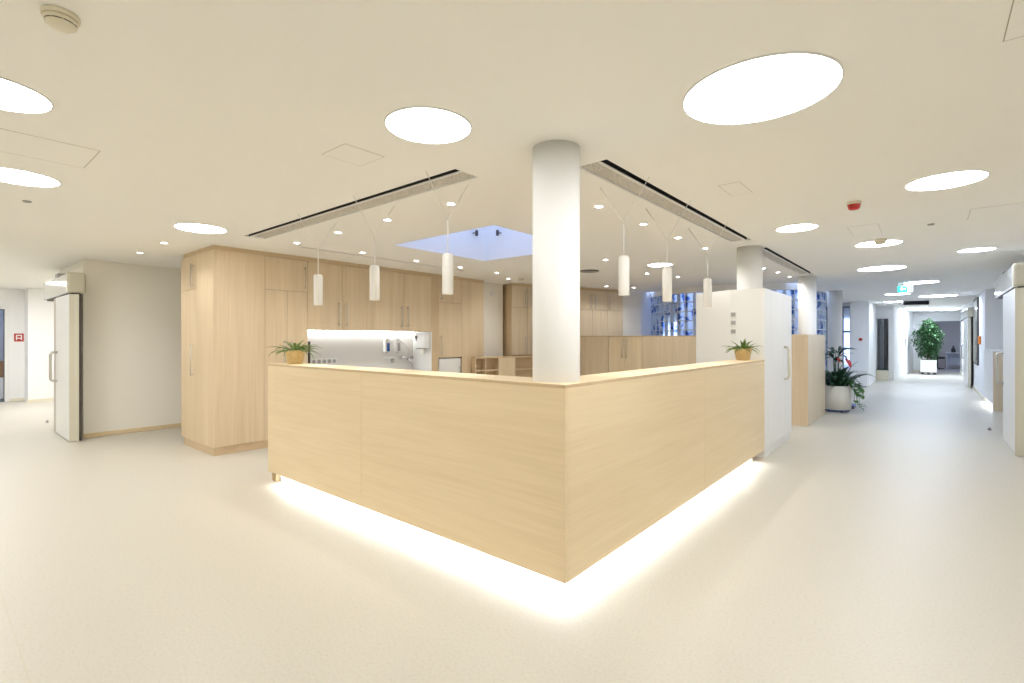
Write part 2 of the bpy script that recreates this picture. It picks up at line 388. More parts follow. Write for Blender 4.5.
lw = MB(); ring(lw, R-.16, R-.10, 0, ZC+2.2, .25, PI*.85, 30); struct('wall_light_well_rear', lw, M['concrete'])
struct('floor_light_well', MB().lathe([(R-.12, 0), (R-.12, .03)], DRUM[0], DRUM[1], 59), M['ground'])
# columns (each a shaft from floor to ceiling)
for (x, y, r) in ((-.2, .2, .1385), (-.2, 4.305, .1425), (-.2, 8.02, .145), (-.2, 11.45, .145)):
    c = MB().lathe([(r, 0), (r, ZC)], 0, 0, 64).build('column', M['column']); c.location = (x, y, 0); c['kind'] = 'structure'
# white screen walls wrapping the second column
struct('wall_screen', MB().prism([(0, 4.157), (-.38, 4.157), (-.876, 4.375), (-.885, 4.455), (-.40, 4.458), (0, 4.458)], 0, 1.99), M['white'])
# baseboards
struct('baseboard_left', MB().box(-7.62, -7.605, -.73, 1.3, 0, .06, .003), M['wood_y'])
struct('baseboard_far', MB().box(-13.65, -13.635, -.7, 6, 0, .06).box(-14.2, -14.185, -.98, -.68, 0, .06), M['cream'])
struct('baseboard_corridor', MB().box(-.35, .11, 15.785, 15.8, 0, .06).box(2.42, 2.44, 13.2, 25.2, 0, .06).box(.95, 1.52, 25.185, 25.2, 0, .06), M['cream'])

# ------------------------------------------------------------------ reception counter
ct = thing('reception_counter', 'long L-shaped maple reception counter with glowing plinth around the front column', 'reception counter', (0, 0, 0))
L, Wd, ZB, ZT2 = 3.508, 4.155, .093, 1.131
MB().box(-L, -1.9008, 0, .02, ZB, ZT2, .0012).build('front_panel', M['wood_x'], ct)
MB().box(-1.8992, 0, 0, .02, ZB, ZT2, .0012).build('front_panel', M['wood_x'], ct)
MB().box(-.02, 0, .0205, 2.1392, ZB, ZT2, .0012).build('front_panel', M['wood_y'], ct)
MB().box(-.02, 0, 2.1408, Wd, ZB, ZT2, .0012).build('front_panel', M['wood_y'], ct)
DT = .30
MB().prism([(-L, 0), (0, 0), (0, Wd), (-DT, Wd), (-DT, DT), (-L, DT)], ZT2+.0005, 1.15).build('countertop', M['wood_x'], ct)
MB().box(-L, .0009, -.0009, -.0001, ZT2+.001, 1.1495).box(.0001, .0009, 0, Wd, ZT2+.001, 1.1495).build('edge_band', M['wood_edge'], ct)
MB().box(-L, -L+.02, .021, DT-.01, ZB, ZT2).build('end_panel', M['wood_edge'], ct)
MB().box(-L+.02, -DT, DT-.03, DT-.01, ZB, ZT2).box(-DT+.01, -DT+.03, DT-.01, Wd, ZB, ZT2).build('back_panel', M['wood_zl'], ct)
MB().box(-L+.16, -.056, .055, .068, 0, ZB).box(-.069, -.056, .068, 3.86, 0, ZB).build('plinth', M['white'], ct)
for x in (-L+.02, -L+.08): MB().box(x, x+.028, .03, .06, 0, ZB).build('foot', M['wood_edge'], ct)
ls = MB().box(-L+.16, -.04, .030, .045, ZB-.010, ZB-.001).box(-.045, -.030, .03, 3.86, ZB-.010, ZB-.001).build('light_strip', M['led'], ct)
ls['label'] = 'white LED strip glowing under the counter'

# ------------------------------------------------------------------ maple cabinets
XF = -5.02
def door(parent, y0, y1, z0, z1, m='wood_z', x=XF):
    return MB().box(x-.02, x, y0+.0022, y1-.0022, z0+.0022, z1-.0022, .001).build('door', M[m], parent)
ZS, ZL, ZD = 2.028, .10, 2.455
# end tower
t = thing('tall_cabinet', 'tall maple cabinet at the left end of the wall, with narrow doors on its side', 'cabinet', (-5.6, .3, 0), 'tall maple cabinets')
MB().box(-6.10, XF-.021, .052, .628, 0.0, ZD).build('body', M['carcass_gap_shade'], t)
MB().box(XF-.02, XF, .032, .6285, ZL, ZD, .001).build('side_panel', M['wood_z'], t)
MB().box(-5.585, XF-.0205, .032, .051, ZL, ZD, .001).build('front_panel', M['wood_z'], t)
for (z0, z1, hz) in ((ZS, ZD, 2.20), (ZL, ZS, 1.125)):
    d = MB().box(-6.145, -5.589, .032, .051, z0+.002, z1-.002, .001).build('door', M['wood_z'], t)
    bar_handle((-5.68, .032, hz), .30 if z0 > 1 else .40, (0, -1, 0), M['steel'], d)
MB().box(-6.05, XF-.012, .04, .628, 0.001, ZL-.002).build('plinth', M['wood_trim_x'], t)
# second tower
t = thing('tall_cabinet', 'tall maple cabinet with one wide upper door over two lower doors, behind the left plant', 'cabinet', (-5.3, .9, 0), 'tall maple cabinets')
MB().box(-5.52, XF-.021, .631, 1.199, 0, ZD).build('body', M['carcass_gap_shade'], t)
d = door(t, .63, 1.2, ZS, ZD); bar_handle((XF, 1.155, 2.22), .30, (1, 0, 0), M['steel'], d)
d = door(t, .63, .917, ZL, ZS); bar_handle((XF, .872, 1.2), .34, (1, 0, 0), M['steel'], d)
d = door(t, .917, 1.2, ZL, ZS); bar_handle((XF, .962, 1.2), .34, (1, 0, 0), M['steel'], d)
MB().box(-5.5, XF-.012, .631, 1.199, .001, ZL-.002).build('plinth', M['wood_trim_y'], t)
# wall cabinets above the niche
for (a, b_, lab) in ((1.2, 2.24, 'maple wall cabinet over the left half of the lit kitchen niche'), (2.24, 3.41, 'maple wall cabinet over the right half of the lit kitchen niche')):
    t = thing('wall_cabinet', lab, 'cabinet', (-5.27, (a+b_)/2, 1.515), 'wall cabinets above the niche')
    MB().box(-5.525, XF-.021, a+.001, b_-.001, 1.52, ZD).build('body', M['carcass_gap_shade'], t)
    MB().box(-5.50, -5.47, a+.03, b_-.03, 1.504, 1.5195).build('light_strip', M['led_cab'], t)['label'] = 'cool white light strip under the cabinet'
    mid = (a+b_)/2
    d = door(t, a, mid, 1.515, ZD); bar_handle((XF, mid-.06, 1.75), .34, (1, 0, 0), M['steel'], d)
    d = door(t, mid, b_, 1.515, ZD); bar_handle((XF, mid+.06, 1.75), .34, (1, 0, 0), M['steel'], d)
struct('wall_backsplash', MB().box(-5.529, -5.516, 1.2, 3.40, .86, 1.514), M['backsplash'])
t = thing('worktop', 'pale worktop along the kitchen niche behind the counter', 'worktop', (-5.27, 2.3, .82))
MB().box(-5.515, -4.99, 1.203, 3.395, .82, .86, .004).build('slab', M['white'], t)
t = thing('base_cabinet', 'maple base cabinets under the niche worktop', 'cabinet', (-5.27, 2.3, 0))
MB().box(-5.51, XF-.022, 1.203, 3.395, 0, .818).build('body', M['wood_z'], t)
for k in range(4):
    y = 1.203+k*.548; d = door(t, y, y+.548, ZL, .815); bar_handle((XF, y+.5, .66), .3, (1, 0, 0), M['steel'], d)
# fridge tower
t = thing('tall_cabinet', 'tall maple cabinet over the white refrigerator, right of the lit niche', 'cabinet', (-5.3, 3.8, 0), 'tall maple cabinets')
MB().box(-5.52, XF-.021, 3.411, 4.124, 1.06, ZD).box(-5.52, XF-.021, 3.411, 3.43, 0, 1.06).box(-5.52, XF-.021, 4.104, 4.124, 0, 1.06).build('body', M['carcass_gap_shade'], t)
MB().box(XF-.02, XF, 3.4115, 3.5535, 0, ZD).build('filler_panel', M['wood_edge'], t)
MB().box(-5.513, XF-.001, 3.398, 3.4105, .861, 1.513).build('splash_panel', M['white'], t)['label'] = 'white splash panel'
d = door(t, 3.555, 4.124, ZS, ZD); bar_handle((XF, 3.61, 2.22), .30, (1, 0, 0), M['steel'], d)
d = door(t, 3.555, 4.124, 1.065, ZS); bar_handle((XF, 3.61, 1.28), .34, (1, 0, 0), M['steel'], d)
t = thing('refrigerator', 'white built-in refrigerator below the maple cabinet door', 'refrigerator', (-5.26, 3.77, 0))
MB().box(-5.5, XF-.05, 3.435, 4.10, 0.0, 1.052, .004).build('body', M['white'], t)
d = MB().box(XF-.048, XF-.008, 3.59, 4.098, .06, 1.045, .006).build('door', M['white'], t)
bar_handle((XF-.008, 4.05, .75), .3, (1, 0, 0), M['steel'], d)
t = thing('tall_cabinet', 'plain maple cabinet panel with no handle beside the pale back wall', 'cabinet', (-5.3, 4.4, 0), 'tall maple cabinets')
MB().box(-5.52, XF-.021, 4.127, 4.70, 0, ZD).build('body', M['wood_edge'], t); door(t, 4.126, 4.70, ZL, ZD)
struct('trim_2', MB().box(-6.05, XF+.001, .031, .629, ZD+.001, ZC-.001).box(-5.52, XF+.001, .629, 4.70, ZD+.001, ZC-.001), M['wood_trim_y'])
# slanted tall cabinets on the back wall
RZ = math.atan2(D.y, D.x)                                           # local x runs along the wall, local -y faces the room
def frame_at(s, n): v = A0+D*s+N*n; return Matrix.Translation((v.x, v.y, 0)) @ Matrix.Rotation(RZ, 4, 'Z')
def s_at(u, n=0):
    a = (u-PX0)/F_PX; r = Vector((-S_+a*C_, C_+a*S_)); p = A0+N*n-Vector(CAM)
    # p + D s parallel to r
    return -(p.x*r.y-p.y*r.x)/(D.x*r.y-D.y*r.x)
cuts = [0, s_at(527.5), s_at(546), s_at(564), s_at(578), s_at(592.5), s_at(607.4), s_at(623)]
units = [(0, 2, 'tall maple cabinet on the slanted back wall, left of the front column', 1), (2, 4, 'tall maple cabinet on the slanted back wall, hidden partly by the front column', 1),
         (4, 6, 'tall maple cabinet pair of doors just right of the front column', 1), (6, 7, 'tall narrow maple cabinet at the right end of the slanted wall', 0)]
for (i0, i1, lab, two) in units:
    Mx = frame_at((cuts[i0]+cuts[i1])/2, 0); loc = Mx.translation
    t = thing('tall_cabinet', lab, 'cabinet', tuple(loc), 'tall cabinets on the back wall')
    w2 = (cuts[i1]-cuts[i0])/2
    MB().box(-w2+.001, w2-.001, .021, .40, 0, ZD, mat=Mx).build('body', M['wood_edge'], t)
    MB().box(-w2+.012, w2-.012, .0203, .0208, 1.06, ZD-.01, mat=Mx).build('door_gap_shade', M['carcass_gap_shade'], t)  # dark sheet painting the shade between the doors
    zs = 2.03
    for k in range(i0, i1):
        a, b_ = cuts[k]-(cuts[i0]+cuts[i1])/2, cuts[k+1]-(cuts[i0]+cuts[i1])/2
        side = b_-.06 if k == i0 and two else a+.06
        for (z0, z1, hz) in ((zs, ZD, 2.22), (1.07, zs, 1.27)):
            d = MB().box(a+.003, b_-.003, 0, .02, z0+.003, z1-.003, .001, mat=Mx).build('door', M['wood_zl'], t)
            h = MB(); h.box(side-.006, side+.006, -.035, -.023, hz-.16, hz+.16, .003, mat=Mx)
            for q in (-.14, .14): h.box(side-.005, side+.005, -.03, 0, hz+q-.005, hz+q+.005, mat=Mx)
            h.build('handle', M['steel'], d)
Mx = frame_at(0, 0)
struct('trim_3', MB().box(0, cuts[-1], -.001, .40, ZD+.001, ZC-.001, mat=Mx), M['wood_trim_y'])
# low open shelf in front of that wall
n0 = .45; sa, sb, sc_, sd, se = [s_at(u, n0) for u in (475.3, 486, 499.5, 514.5, 545)]
Mx = frame_at((sa+se)/2, n0); t = thing('low_shelf', 'low maple open shelf unit with pigeonholes in front of the back cabinets', 'shelf', tuple(Mx.translation))
o = (sa+se)/2; T = .018
MB().box(sa-o, se-o, 0, .17, 1.035, 1.06, .002, mat=Mx).build('top', M['wood_trim_y'], t)
for s in (sa, sb-T/2, sc_-T, sd, se-T): MB().box(s-o, s-o+T, 0.001, .17, 0, 1.034, mat=Mx).build('divider', M['wood_z'], t)
MB().box(sa-o, se-o, .161, .17, 0, 1.034, mat=Mx).build('back_panel', M['wood_edge'], t)
for z in (.05, .42, .80): MB().box(sa-o, se-o, .002, .16, z, z+T, mat=Mx).build('shelf_board', M['wood_z'], t)
MB().box(sc_-o, sd-o+T, -.001, .012, .0, 1.034, .001, mat=Mx).build('front_panel', M['wood_z'], t)
# half-height maple partition with cupboard
YP = 6.5; ZP = 1.452
for (x0, x1, kind, lab) in ((-4.0, -3.36, 0, 'half-height maple partition panel right beside the front column'), (-2.645, -1.25, 0, 'wide half-height maple partition in front of the glass blocks'),
                            (-3.355, -2.65, 1, 'half-height maple cupboard with two doors and long handles')):
    t = thing('cupboard' if kind else 'partition_panel', lab, 'cupboard' if kind else 'partition', ((x0+x1)/2, YP+.2, 0), None if kind else 'half-height partitions')
    MB().box(x0, x1, YP+.021, YP+.42, 0, ZP-.02).build('body', M['wood_zl'], t)
    MB().box(x0, x1, YP-.002, YP+.42, ZP-.0195, ZP, .001).build('top', M['wood_edge'], t)
    if kind:
        md = (x0+x1)/2
        for (a, b_, hx) in ((x0, md, md-.045), (md, x1, md+.045)):
            d = MB().box(a+.003, b_-.003, YP-.0, YP+.02, .08, ZP-.028, .001).build('door', M['wood_pale'], t)
            bar_handle((hx, YP, 1.21), .36, (0, -1, 0), M['steel'], d, r=.007)
    else:
        MB().box(x0+.001, x1-.001, YP+.002, YP+.0205, 0, ZP-.021).build('front_panel', M['wood_zl'], t)
# white cupboard right of the counter
t = thing('storage_cupboard', 'tall white cupboard with a recessed bow handle at the right end of the counter', 'cupboard', (-.25, 5.05, 0))
MB().box(-.52, -.021, 4.462, 5.648, .0, 1.985).build('body', M['white'], t)
MB().box(-.02, .001, 4.461, 5.115, .105, 1.988, .0005).build('side_panel', M['white'], t)
d = MB().box(-.02, .001, 5.119, 5.645, .105, 1.988, .001).build('door', M['white'], t)
h = MB().tube([(.001, 5.20, 1.29), (.035, 5.20, 1.285), (.055, 5.20, 1.25), (.055, 5.20, .90), (.035, 5.20, .865), (.001, 5.20, .86)], .017, 12).build('handle', M['cap'], d)
MB().box(-.48, -.05, 4.47, 5.62, 0, .10).build('plinth', M['grey'], t)
# light switches on the screen
for k, (z, lab) in enumerate(((1.69, 'square white switch plate, topmost of three on the white screen wall'), (1.59, 'square white switch plate, middle of three on the white screen wall'), (1.485, 'square white socket plate, lowest of three above the right plant'))):
    t = thing('switch_plate', lab, 'switch', (-.345, 4.157, z), 'switches on the white screen')
    MB().box(-.385, -.305, 4.148, 4.1565, z-.04, z+.04, .003).build('plate', M['white'], t)
    MB().box(-.372, -.318, 4.143, 4.1478, z-.024, z+.024, .003).build('rocker', M['grey'], t)
# maple cladding box by the third column
t = thing('cladding_box', 'half-height maple box around the base of the corridor column, beside the planter', 'cabinet', (-.2, 7.75, 0))
XB, YB0, YB1, ZB2 = -.006, 6.895, 8.62, 1.466
MB().box(-.42, XB, YB0, YB0+.02, .0, ZB2-.02, .001).build('end_panel', M['wood_z'], t)
MB().box(XB-.02, XB, YB0+.021, YB1, .0, ZB2-.02, .001).build('side_panel', M['wood_zl'], t)
MB().box(-.42, -.40, YB0+.021, YB1, .0, ZB2-.02).box(-.40, XB-.021, YB1-.02, YB1, 0, ZB2-.02).build('back_panel', M['wood_zl'], t)
m = holed(-.42, XB, YB0, YB1, [(-.352, -.048, 7.868, 8.172)], ZB2-.0195, ZB2); m.build('top', M['wood_zl'], t)

# ------------------------------------------------------------------ ceiling fittings
def disc_light(x, y, r, lab, m='disc'):
    t = thing('ceiling_light', lab, 'ceiling light', (x, y, ZC), 'round ceiling lights')
    MB().lathe([(r, ZC-.0045), (r, ZC-.0015)], x, y, 72).build('diffuser', M[m], t)
    mb = MB(); n = 72; b = mb.bm; rr = [(r+.001, ZC-.0005), (r+.001, ZC-.007), (r+.008, ZC-.007), (r+.010, ZC-.0005)]
    rings = [[b.verts.new((x+q*math.cos(2*PI*i/n), y+q*math.sin(2*PI*i/n), z)) for i in range(n)] for q, z in rr]
    for a in range(4):
        for i in range(n): b.faces.new((rings[a][i], rings[a][(i+1) % n], rings[(a+1) % 4][(i+1) % n], rings[(a+1) % 4][i]))
    bmesh.ops.recalc_face_normals(b, faces=b.faces); mb.build('rim', M['white'], t)
discs = [(.886, .236, .316, 'largest round ceiling light, in front of the column at the upper right', 'disc'),
 (-.529, -.491, .217, 'round ceiling light just left of the column in front of the counter', 'disc_soft'),
 (-1.755, -2.004, .205, 'round ceiling light cut by the left edge of the photo, below the smoke detector', 'disc'),
 (-3.316, -1.77, .21, 'round ceiling light at the left edge beside the small ceiling sensor', 'disc'),
 (-4.14, -.384, .221, 'round ceiling light just in front of the tall maple end cabinet', 'disc'),
 (1.565, 2.439, .218, 'round ceiling light at the right, beyond the largest light and right of the red alarm', 'disc'),
 (.46, 3.449, .179, 'round ceiling light just right of the second column, beyond the air slot', 'disc'),
 (1.021, 4.996, .22, 'round ceiling light with a white detector at its edge', 'disc'),
 (.898, 7.552, .305, 'wide round ceiling light in the corridor behind the light with a detector', 'disc_cool'),
 (1.931, 6.287, .174, 'round ceiling light nearest the right sliding door', 'disc_cool'),
 (1.35, 10.471, .27, 'round corridor ceiling light directly above the exit sign', 'disc_cool'),
 (.872, 13.4, .25, 'round corridor ceiling light left of and behind the exit sign', 'disc_cool'),
 (1.649, 14.765, .385, 'wide round corridor ceiling light right of the dark display bar', 'disc_cool'),
 (.70, 16.66, .30, 'round corridor ceiling light above the far doorway on the left', 'disc_cool'),
 (1.12, 20.9, .34, 'round corridor ceiling light just before the ficus, on the left', 'disc_cool'),
 (1.75, 22.7, .58, 'farthest round ceiling light, over the big ficus', 'disc_cool'),
 (-1.623, 4.95, .174, 'round ceiling light behind the hanging lamps over the inner office', 'disc')]
for d in discs: disc_light(*d)
# unseen lights of the same kind, added out of view to brighten the room
for (x, y, r) in ((3.9, -.6, .27), (3.7, -3.9, .27), (.9, -4.2, .27), (-2.0, -4.4, .27), (-4.6, -3.6, .30), (-6.4, -2.3, .33), (-9.6, -2.4, .40), (-11.9, -1.7, .46), (-11.9, 1.6, .50), (2.2, 27.2, .2)):
    disc_light(x, y, r, 'added round ceiling light out of view, for fill', 'disc')
spots = [(-1.534, .605), (-2.391, .6), (-3.247, .602), (-4.126, .602), (-4.12, 1.47), (-4.11, 2.335), (-4.10, 3.187), (-4.09, 4.034), (-4.48, 4.79),
         (-.644, 1.461), (-.643, 2.305), (-.635, 3.149), (-.63, 3.997), (-2.007, 3.992), (-2.20, 5.75), (-1.966, 6.517), (-3.74, 7.116), (-3.43, 7.75), (-6.328, -.376), (-5.305, -.387), (-.527, 6.33), (-.46, 7.013), (-.438, 7.8)]
where = ['right of the top pendant fork, nearest the column on the left', 'second from the column along the left counter arm', 'third from the column along the left counter arm', 'above the tall cabinets at the left end of the row',
 'above the second pendant, in front of the wall cabinets', 'in front of the wall cabinets, left of the skylight corner', 'right of the third pendant, before the fridge cabinet', 'left of the front column below the skylight corner', 'beside the small ceiling detector near the back wall',
 'just right of the front column, nearest the right air slot', 'second from the column along the right counter arm', 'third from the column along the right counter arm', 'above the last pendant on the right', 'right of the front column above the round vent', 'left of the bright round light in the inner office', 'right of the bright round light in the inner office',
 'over the slanted back cabinets near the vent', 'over the cream back wall by the glass blocks', 'left of the tall end cabinet, the outer one', 'left of the tall end cabinet, the nearer one', 'just right of the second column', 'between second and third columns in the middle', 'just left of the third column']
def spot_lamp(name, x, y, z, power, size=1.5, blend=.6, col=(1, .93, .82), r=.03):
    ld = bpy.data.lights.new(name, 'SPOT'); ld.energy = power; ld.spot_size = size; ld.spot_blend = blend; ld.color = col; ld.shadow_soft_size = r
    o = bpy.data.objects.new(name, ld); COL.objects.link(o); o.location = (x, y, z); return o
for (x, y), wh in zip(spots, where):
    t = thing('recessed_downlight', 'small recessed downlight '+wh, 'downlight', (x, y, ZC), 'small recessed downlights')
    MB().lathe([(.030, ZC-.004), (.030, ZC-.002)], x, y, 24).build('lens', M['spot'], t)
    mb = MB(); mb.lathe([(.032, ZC-.0015), (.043, ZC-.0015), (.042, ZC-.006), (.032, ZC-.008)], x, y, 24, ring=True); mb.build('ring', M['white'], t)
    l = spot_lamp('downlight_beam', x, y, ZC-.012, 19, 2.3, .8, (1, .97, .93)); l.parent = t; l.location = (0, 0, -.012)
# linear air slots with grey grille
def air_slot(lab, along, a0, a1, c0, c1, flip, div):
    """along: 0 = x, 1 = y; c0..c1 = the band across; slot at the c0 end if not flip"""
    cx, cy = ((a0+a1)/2, (c0+c1)/2) if along == 0 else ((c0+c1)/2, (a0+a1)/2)
    t = thing('ceiling_air_slot', lab, 'air vent', (cx, cy, ZC), 'linear ceiling air slots')
    def bx(mb, p0, p1, q0, q1, z0, z1): return mb.box(p0, p1, q0, q1, z0, z1) if along == 0 else mb.box(q0, q1, p0, p1, z0, z1)
    wd = c1-c0; sw = .05
    if flip: s0, s1, d0, d1, g0, g1 = c1-sw, c1, c1-sw-.022, c1-sw, c0+.018, c1-sw-.022; e0, e1 = c0, c0+.018
    else: s0, s1, d0, d1, g0, g1 = c0, c0+sw, c0+sw, c0+sw+.022, c0+sw+.022, c1-.018; e0, e1 = c1-.018, c1
    m = MB(); bx(m, a0+.002, a1-.002, s0+.001, s1-.001, ZC+.085, ZC+.09); bx(m, a0+.002, a1-.002, s0+.0005, s0+.003, ZC+.004, ZC+.085); bx(m, a0+.002, a1-.002, s1-.003, s1-.0005, ZC+.004, ZC+.085)
    m.build('slot', M['dark'], t)
    m = MB(); bx(m, a0+.002, a1-.002, d0, d1, ZC-.001, ZC+.05); bx(m, a0+.002, a1-.002, e0, e1-.001, ZC-.001, ZC+.03); m.build('frame', M['white'], t)
    m = MB(); bx(m, a0+.002, a1-.002, g0, g1, ZC+.012, ZC+.02); m.build('grille', M['grille'], t)
    return t
air_slot('long ceiling air slot with grey grille above the left counter arm', 0, -4.21, -.905, .055, .28, False, 0)
air_slot('long ceiling air slot with grey grille right of the front column', 1, .54, 3.805, -.28, -.055, True, 0)
air_slot('bluish ceiling air slot between the second and third columns', 1, 4.44, 7.62, -.25, -.04, True, 0)
t = thing('ceiling_air_slot', 'thin dark ceiling air slot in front of the maple wall cabinets', 'air vent', (-4.375, 2.1, ZC), 'linear ceiling air slots')
MB().box(-4.418, -4.332, .752, 3.518, ZC+.06, ZC+.065).build('slot', M['dark'], t)
MB().box(-4.419, -4.370, .752, 3.518, ZC-.001, ZC+.02).build('frame', M['white'], t)
# ceiling hatches: flush panels, gap shadow drawn as flat grey strips
def hatch(lab, x0, x1, y0, y1, wd=.004):
    t = thing('ceiling_hatch', lab, 'ceiling hatch', ((x0+x1)/2, (y0+y1)/2, ZC), 'flush ceiling hatches')
    z0, z1 = ZC-.0012, ZC-.0002
    MB().box(x0+wd, x1-wd, y0+wd, y1-wd, ZC-.0014, z1).build('panel', M['ceiling'], t)
    MB().box(x0, x1, y0, y0+wd, z0, z1).box(x0, x1, y1-wd, y1, z0, z1).box(x0, x0+wd, y0+wd, y1-wd, z0, z1).box(x1-wd, x1, y0+wd, y1-wd, z0, z1).build('gap', M['gap_shadow'], t)
hatch('flush ceiling hatch at the left between two round lights', -2.745, -2.285, -1.98, -1.515)
hatch('flush ceiling hatch in the upper right corner of the photo', 1.69, 2.15, -.05, .408)
hatch('faint flush ceiling hatch left of the front column', -1.33, -1.075, -.645, -.375, .0025)
hatch('faint flush ceiling hatch right of the first air slot', .30, .45, 1.53, 1.87, .0025)
hatch('faint flush ceiling hatch near the detector light', .85, 1.1, 3.75, 4.3, .0025)
hatch('flush ceiling hatch near the right sliding door', 1.75, 2.15, 3.6, 4.1, .003)
# detectors
def detector(lab, x, y, m, r=.055, h=.055):
    t = thing('smoke_detector', lab, 'smoke detector', (x, y, ZC))
    MB().lathe([(r*.95, ZC-.0002), (r, ZC-.004), (r, ZC-h*.3), (r*.98, ZC-h*.34)], x, y, 40).build('base', M['cream'], t)
    MB().lathe([(r*.93, ZC-h*.342), (r*.86, ZC-h*.60), (r*.84, ZC-h*.62)], x, y, 40).build('body', m, t)
    mb = MB()
    for k in range(8):
        a0 = 2*PI*k/8+.06; a1 = a0+2*PI/8-.14
        for i in range(5):
            q0, q1 = a0+(a1-a0)*i/5, a0+(a1-a0)*(i+1)/5
            mb.prism([(x+r*.60*math.cos(q0), y+r*.60*math.sin(q0)), (x+r*.82*math.cos(q0), y+r*.82*math.sin(q0)), (x+r*.82*math.cos(q1), y+r*.82*math.sin(q1)), (x+r*.60*math.cos(q1), y+r*.60*math.sin(q1))], ZC-h*.69, ZC-h*.621)
    mb.build('vent', M['rubber'], t)
    MB().lathe([(r*.83, ZC-h*.69), (r*.80, ZC-h*.80), (r*.62, ZC-h*.95), (r*.2, ZC-h)], x, y, 40).build('cap', m, t)
detector('cream round smoke detector at the upper left of the ceiling', -.803, -1.893, M['cream'], .052, .05)
detector('red round alarm sounder on the ceiling at the right', 1.009, 2.69, M['red'], .05, .065)
detector('white round detector at the edge of a corridor ceiling light', 1.06, 4.70, M['cream'], .06, .06)
detector('small round detector between downlights near the slanted cabinets', -4.28, 4.92, M['cream'], .05, .05)
t = thing('ceiling_vent', 'round grey ceiling vent just right of the front column', 'air vent', (-2.787, 4.853, ZC))
mb = MB()
for r in (.05, .085, .12, .15): mb.lathe([(r-.022, ZC-.004), (r, ZC-.012), (r, ZC-.016), (r-.025, ZC-.006)], -2.787, 4.853, 40, ring=True)
mb.build('ring', M['grey'], t)
MB().lathe([(.155, ZC-.0005), (.155, ZC-.004)], -2.787, 4.853, 40).build('backing', M['rubber'], t)
for (x, y, lab) in ((-4.11, -1.647, 'tiny flat sensor on the ceiling below the left edge light'), (1.491, 4.108, 'tiny flat sensor on the ceiling above the exit sign')):
    o = MB().lathe([(.028, ZC-.0005), (.028, ZC-.006), (.02, ZC-.012)], 0, 0, 24).build('ceiling_sensor', M['grey']); o.location = (x, y, 0); tag(o, lab, 'sensor', 'tiny ceiling sensors')
# spots inside the skylight shaft
for (u, v, lab) in (((-3.41), 2.55, 'small dark spotlight on the left wall of the skylight shaft'), (-3.0, 3.02, 'small dark spotlight on the right wall of the skylight shaft')):
    left = v < 3.0
    p = Vector((-3.398, 2.76, 2.87)) if left else Vector((-3.10, 3.008, 2.87)); a = Vector((1, 0, 0)) if left else Vector((0, -1, 0))
    t = thing('shaft_spotlight', lab, 'spotlight', tuple(p), 'spotlights in the skylight shaft')
    MB().tube([p+a*.001, p+a*.05], .012).build('arm', M['grey'], t)
    q = p+a*.07; MB().tube([q+Vector((0, 0, .03)), q+Vector((0, 0, -.02)), q+Vector((0, 0, -.045))], .02, 16).build('head', M['rubber'], t)

# ------------------------------------------------------------------ pendants with forked cords
def pendant(x, y, lab, along):
    t = thing('pendant_lamp', lab, 'pendant lamp', (x, y, 1.7), 'white cylinder pendants over the counter')
    zt, zb, zj, r = 1.985, 1.705, 2.215, .0385
    b = MB().lathe([(r-.004, zb+.015), (r-.002, zb), (r, zb+.002), (r, zt-.012), (r-.006, zt-.001), (.008, zt)], x, y, 40).build('lamp_shade', M['lampshade'], t)
    MB().lathe([(r-.006, zb+.0125), (r-.006, zb+.0148)], x, y, 32).build('bulb', M['spot'], b)
    MB().tube([(x, y, zt-.002), (x, y, zj-.02)], .0045).build('stem', M['lampshade'], t)
    MB().lathe([(.005, zj-.022), (.0065, zj-.012), (.005, zj+.003)], x, y, 16).build('joint', M['lampshade'], t)
    for s in (-1, 1):
        e = (x, y+s*.195, ZC-.001) if along == 0 else (x+s*.19, y, ZC-.001)
        MB().tube([(x, y, zj), e], .0028, 8).build('cord', M['lampshade'], t)
    l = spot_lamp('pendant_beam', x, y, zb-.004, 7.5, 1.25, .55, (1, .97, .92), .025); l.parent = t; l.location = (0, 0, zb-.004-1.7)
pendant(-1.08, .152, 'white cylinder pendant nearest the column over the left counter arm', 0)
pendant(-1.945, .152, 'white cylinder pendant in the middle over the left counter arm', 0)
pendant(-2.828, .152, 'white cylinder pendant at the far left over the left counter arm', 0)
pendant(-.187, 1.02, 'white cylinder pendant nearest the column over the right counter arm', 1)
pendant(-.187, 1.785, 'white cylinder pendant in the middle over the right counter arm, below the bright round light', 1)
pendant(-.187, 2.765, 'white cylinder pendant farthest right over the right counter arm', 1)

